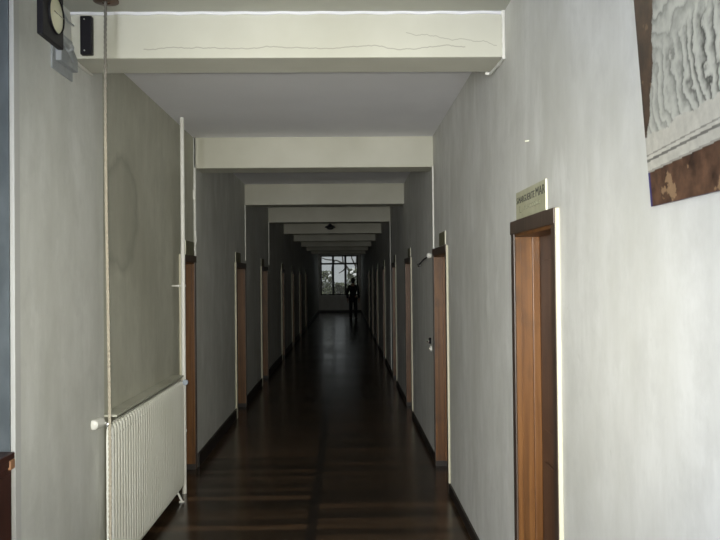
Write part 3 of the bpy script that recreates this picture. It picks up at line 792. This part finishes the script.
def person():
    skin = simple('skin', (.40, .26, .19), .55); coat = simple('black coat cloth', (.010, .010, .011), .85); trous = simple('dark trouser cloth', (.012, .012, .014), .85)
    hairm = simple('dark hair', (.012, .010, .009), .6); shoe = simple('black shoe leather', (.010, .009, .009), .4)
    p = empty('person', (.33, D(29.6), 0), math.radians(168)); tag(p, 'person in dark clothes standing by the far window, arms hanging', 'person')
    V, E, R = [], [], []
    def add(co, r, link=None):
        V.append(co); R.append(r); i = len(V) - 1
        if link is not None: E.append((link, i))
        return i
    pel = add((0, 0, .93), .125)
    sp = add((0, .01, 1.08), .115, pel); ch = add((0, .015, 1.25), .13, sp); up = add((0, .01, 1.39), .105, ch)
    nk = add((0, -.005, 1.475), .052, up); n2 = add((0, -.012, 1.53), .05, nk)
    hd = add((0, -.02, 1.595), .074, n2); h2 = add((0, -.015, 1.655), .084, hd); h3 = add((0, -.005, 1.70), .062, h2)
    add((0, -.11, 1.605), .011, hd)                            # nose
    for s in (-1, 1):
        add((s * .085, 0, 1.61), .014, hd)                     # ear
        sh = add((s * .17, .005, 1.39), .062, up); el = add((s * .235, .03, 1.11), .043, sh); wr = add((s * .245, -.03, .87), .028, el)
        pa = add((s * .245, -.045, .80), .030, wr)
        for k, ln in enumerate((.065, .078, .074, .058)):       # four fingers, slightly curled
            y0 = -.075 + k * .021
            a = add((s * .246, y0, .765), .0095, pa); b = add((s * .240, y0 - .004, .765 - ln * .55), .0085, a); add((s * .228, y0 - .006, .765 - ln), .007, b)
        t1 = add((s * .232, -.085, .815), .011, pa); add((s * .222, -.105, .775), .009, t1)
        hp = add((s * .095, 0, .86), .092, pel); kn = add((s * .11, -.01 - .02 * s, .50), .058, hp); an = add((s * .12, .015 - .03 * s, .09), .038, kn)
        add((s * .125, -.11 - .03 * s, .035), .036, an)
    body = skin_obj('body', V, E, R, skin, p, 2)
    # clothes
    V, E, R = [], [], []
    a = add((0, 0, .80), .155); b = add((0, .01, 1.05), .14, a); c = add((0, .015, 1.25), .15, b); d = add((0, .01, 1.40), .12, c); add((0, 0, 1.46), .07, d)
    for s in (-1, 1):
        sh = add((s * .175, .005, 1.385), .078, d); el = add((s * .24, .03, 1.11), .06, sh); add((s * .25, -.028, .885), .046, el)
    skin_obj('coat', V, E, R, coat, p, 2)
    V, E, R = [], [], []
    pel = add((0, 0, .92), .13)
    for s in (-1, 1):
        hp = add((s * .095, 0, .84), .105, pel); kn = add((s * .11, -.01 - .02 * s, .50), .078, hp); add((s * .12, .012 - .03 * s, .075), .062, kn)
    skin_obj('trousers', V, E, R, trous, p, 2)
    for s in (-1, 1):
        m = MB(); m.ball((s * .123, -.055 - .03 * s, .043), .05, (1.0, 2.9, .95)); m.box(s * .123 - .046, s * .123 + .046, -.185 - .03 * s, .075 - .03 * s, 0, .018, .006)
        m.build('shoe', shoe, p, True)
    m = MB(); m.ball((0, .012, 1.665), .098, (.95, 1.05, .95)); m.ball((0, .05, 1.60), .078, (1.0, .72, 1.0)); h = m.build('hair', hairm, p, True)
    for s in (-1, 1):
        m = MB(); m.ball((s * .032, -.092, 1.625), .012); m.build('eye', simple('eye', (.02, .015, .012), .2), p, True)
    m = MB(); m.ball((0, -.098, 1.567), .02, (1.2, .35, .3)); m.build('mouth', simple('lips', (.28, .12, .10), .5), p, True)
person()

# ------------------------------------------------------------------ outside the far window
gy = YE + .3
m = MB(); m.box(-14, 14, gy, gy + 40, -.4, -.3)
tag(m.build('ground', noisy('lawn', (.03, .045, .015), (.06, .08, .03), (1, 1, 1), 3, .9)), 'lawn outside the far window', 'ground', kind='structure')
bark = noisy('bark', (.02, .017, .014), (.05, .042, .035), (6, 6, 1.5), 3, .9, bump=.4, bscale=20)
tr = empty('tree', (1.2, gy + 4.5, -.3)); tag(tr, 'dark bare tree with branches arching across the far window', 'tree')
m = MB(); by = gy + 4.5
m.tube([(.55, by, -.3), (.52, by, .8), (.40, by, 1.6), (.30, by, 2.1), (.02, by, 2.55), (-.45, by, 2.78), (-1.1, by + .1, 2.85), (-1.7, by + .1, 3.1)], [.12, .10, .085, .07, .055, .042, .03, .02], 10)
part('trunk', m, bark, tr, True)
for pts in ([(.36, by, 1.8), (.62, by, 2.3), (.68, by + .1, 3.0), (.9, by + .2, 4.2)], [(-.1, by, 2.6), (-.15, by, 3.1), (-.4, by + .1, 3.9)], [(-.6, by, 2.8), (-.75, by, 2.4), (-.78, by, 2.1)], [(.1, by, 2.45), (-.1, by + .1, 2.2), (-.35, by, 2.05)], [(.64, by, 2.4), (.4, by, 2.9), (.35, by, 3.5)]):
    n = len(pts); m = MB(); m.tube(pts, [.04 * (1 - k / n) + .010 for k in range(n)], 8); part('branch', m, bark, tr, True)
leafm = noisy('dull green leaves', (.05, .06, .025), (.12, .14, .07), (4, 4, 4), 3, .7)
spot_white = simple('white spot stand-in', (.9, .9, .88), .6)
def shrub(x, y, h, r, label, spots, seed):
    rnd = random.Random(seed)
    s = empty('shrub', (x, y, -.3)); tag(s, label, 'shrub', 'shrubs outside the far window')
    m = MB()
    for k in range(6):
        a = rnd.uniform(0, 6.3); m.tube([(x, y, -.3), (x + .3 * r * math.cos(a), y + .3 * r * math.sin(a), h * .45), (x + .7 * r * math.cos(a), y + .7 * r * math.sin(a), h * .8)], [.03, .02, .008], 6)
    part('stem', m, bark, s, True)
    m = MB()
    for k in range(1500):
        a, q, z = rnd.uniform(0, 6.3), rnd.random() ** .5, rnd.random()
        rr = r * q * (1 - .55 * z ** 2); c = Vector((x + rr * math.cos(a), y + rr * math.sin(a), -.1 + z * (h + .1)))
        n1 = Vector((rnd.gauss(0, 1), rnd.gauss(0, 1), rnd.gauss(0, 1))).normalized(); n2 = n1.orthogonal().normalized(); l, w = .075, .035
        vs = [m.bm.verts.new(c + v) for v in (n1 * l, n2 * w, -n1 * l, -n2 * w)]; m.bm.faces.new(vs)
    o = part('foliage', m, leafm, s); o['kind'] = 'stuff'
    for (bx_, bz, br) in spots:  # made-up white balls standing in for bright spots between the trees
        m = MB()
        for k in range(7): m.ball((bx_ + rnd.uniform(-.6, .6) * br, y - r * .75 - .05 + rnd.uniform(-.04, .04), bz + rnd.uniform(-.6, .6) * br), br * .6, (1, .7, 1), 10, 6)
        part('spot_cluster', m, spot_white, s, True)
shrub(-1.0, gy + 2.4, 2.15, .62, 'green shrub with made-up white blossoms behind the left panes of the far window', [(-.83, 1.90, .09), (-.98, 1.62, .07), (-.86, 2.06, .05)], 3)
shrub(.45, gy + 2.4, 2.25, .55, 'shrub with made-up white blossoms behind the right panes of the far window', [(.44, 2.23, .08), (.36, 2.07, .09), (.52, 1.92, .09)], 5)
shrub(-.28, gy + 3.2, 1.5, .55, 'low green shrub behind the middle panes of the far window', [], 9)
m = MB(); m.box(-7, 7, gy + 6.0, gy + 6.25, -.3, 1.12, .01); m.box(-7, 7, gy + 5.95, gy + 6.3, 1.12, 1.2, .01)
tag(m.build('garden_wall', noisy('grey render', (.26, .26, .25), (.34, .34, .32), (1, 1, 1), 2, .9)), 'low grey wall outside beyond the shrubs', 'garden wall')

# ------------------------------------------------------------------ camera
cam = bpy.data.cameras.new('camera'); co = bpy.data.objects.new('camera', cam); COL.objects.link(co)
cam.sensor_width = 36; cam.lens = 36 * F / 720; cam.clip_start = .02; cam.clip_end = 200
yaw = math.atan(15 / F); pitch = math.atan(9 / F); roll = .0100
fwd = Vector((math.sin(yaw) * math.cos(pitch), math.cos(yaw) * math.cos(pitch), math.sin(pitch)))
right = fwd.cross(Vector((0, 0, 1))).normalized(); upv = right.cross(fwd)
r2 = right * math.cos(roll) - upv * math.sin(roll); u2 = upv * math.cos(roll) + right * math.sin(roll)
R3 = Matrix((r2, u2, -fwd)).transposed()
co.matrix_world = Matrix.Translation((0, 0, CAMH)) @ R3.to_4x4()
S.camera = co

# ------------------------------------------------------------------ light
def aim(o, d): o.rotation_euler = Vector(d).to_track_quat('-Z', 'Y').to_euler()
fl = bpy.data.lights.new('flash', 'SPOT'); fl.energy = 510; fl.spot_size = math.radians(65); fl.spot_blend = 1.0; fl.shadow_soft_size = .02; fl.color = (1.0, .965, .82)
fo = bpy.data.objects.new('flash', fl); COL.objects.link(fo); fo.location = (-.035, .0, CAMH + .05); aim(fo, fwd - Vector((.035, 0, .105)))
dl = bpy.data.lights.new('daylight', 'AREA'); dl.shape = 'RECTANGLE'; dl.size = 1.7; dl.size_y = 1.9; dl.energy = 405; dl.color = (.86, .90, 1.0)
do = bpy.data.objects.new('daylight', dl); COL.objects.link(do); do.location = (XL - .02, -1.6, 1.75); aim(do, (1, .5, -.08))
sn = bpy.data.lights.new('sun', 'SUN'); sn.energy = 2.8; sn.angle = .02
so = bpy.data.objects.new('sun', sn); COL.objects.link(so); aim(so, (.55, .45, -.8))
w = bpy.data.worlds.new('overcast sky'); S.world = w; w.use_nodes = True
bg = w.node_tree.nodes['Background']; bg.inputs[0].default_value = (.92, .96, 1.0, 1); bg.inputs[1].default_value = .42

S.view_settings.view_transform = 'Standard'; S.view_settings.look = 'None'; S.view_settings.exposure = 0; S.view_settings.gamma = 1
S.view_settings.use_curve_mapping = False
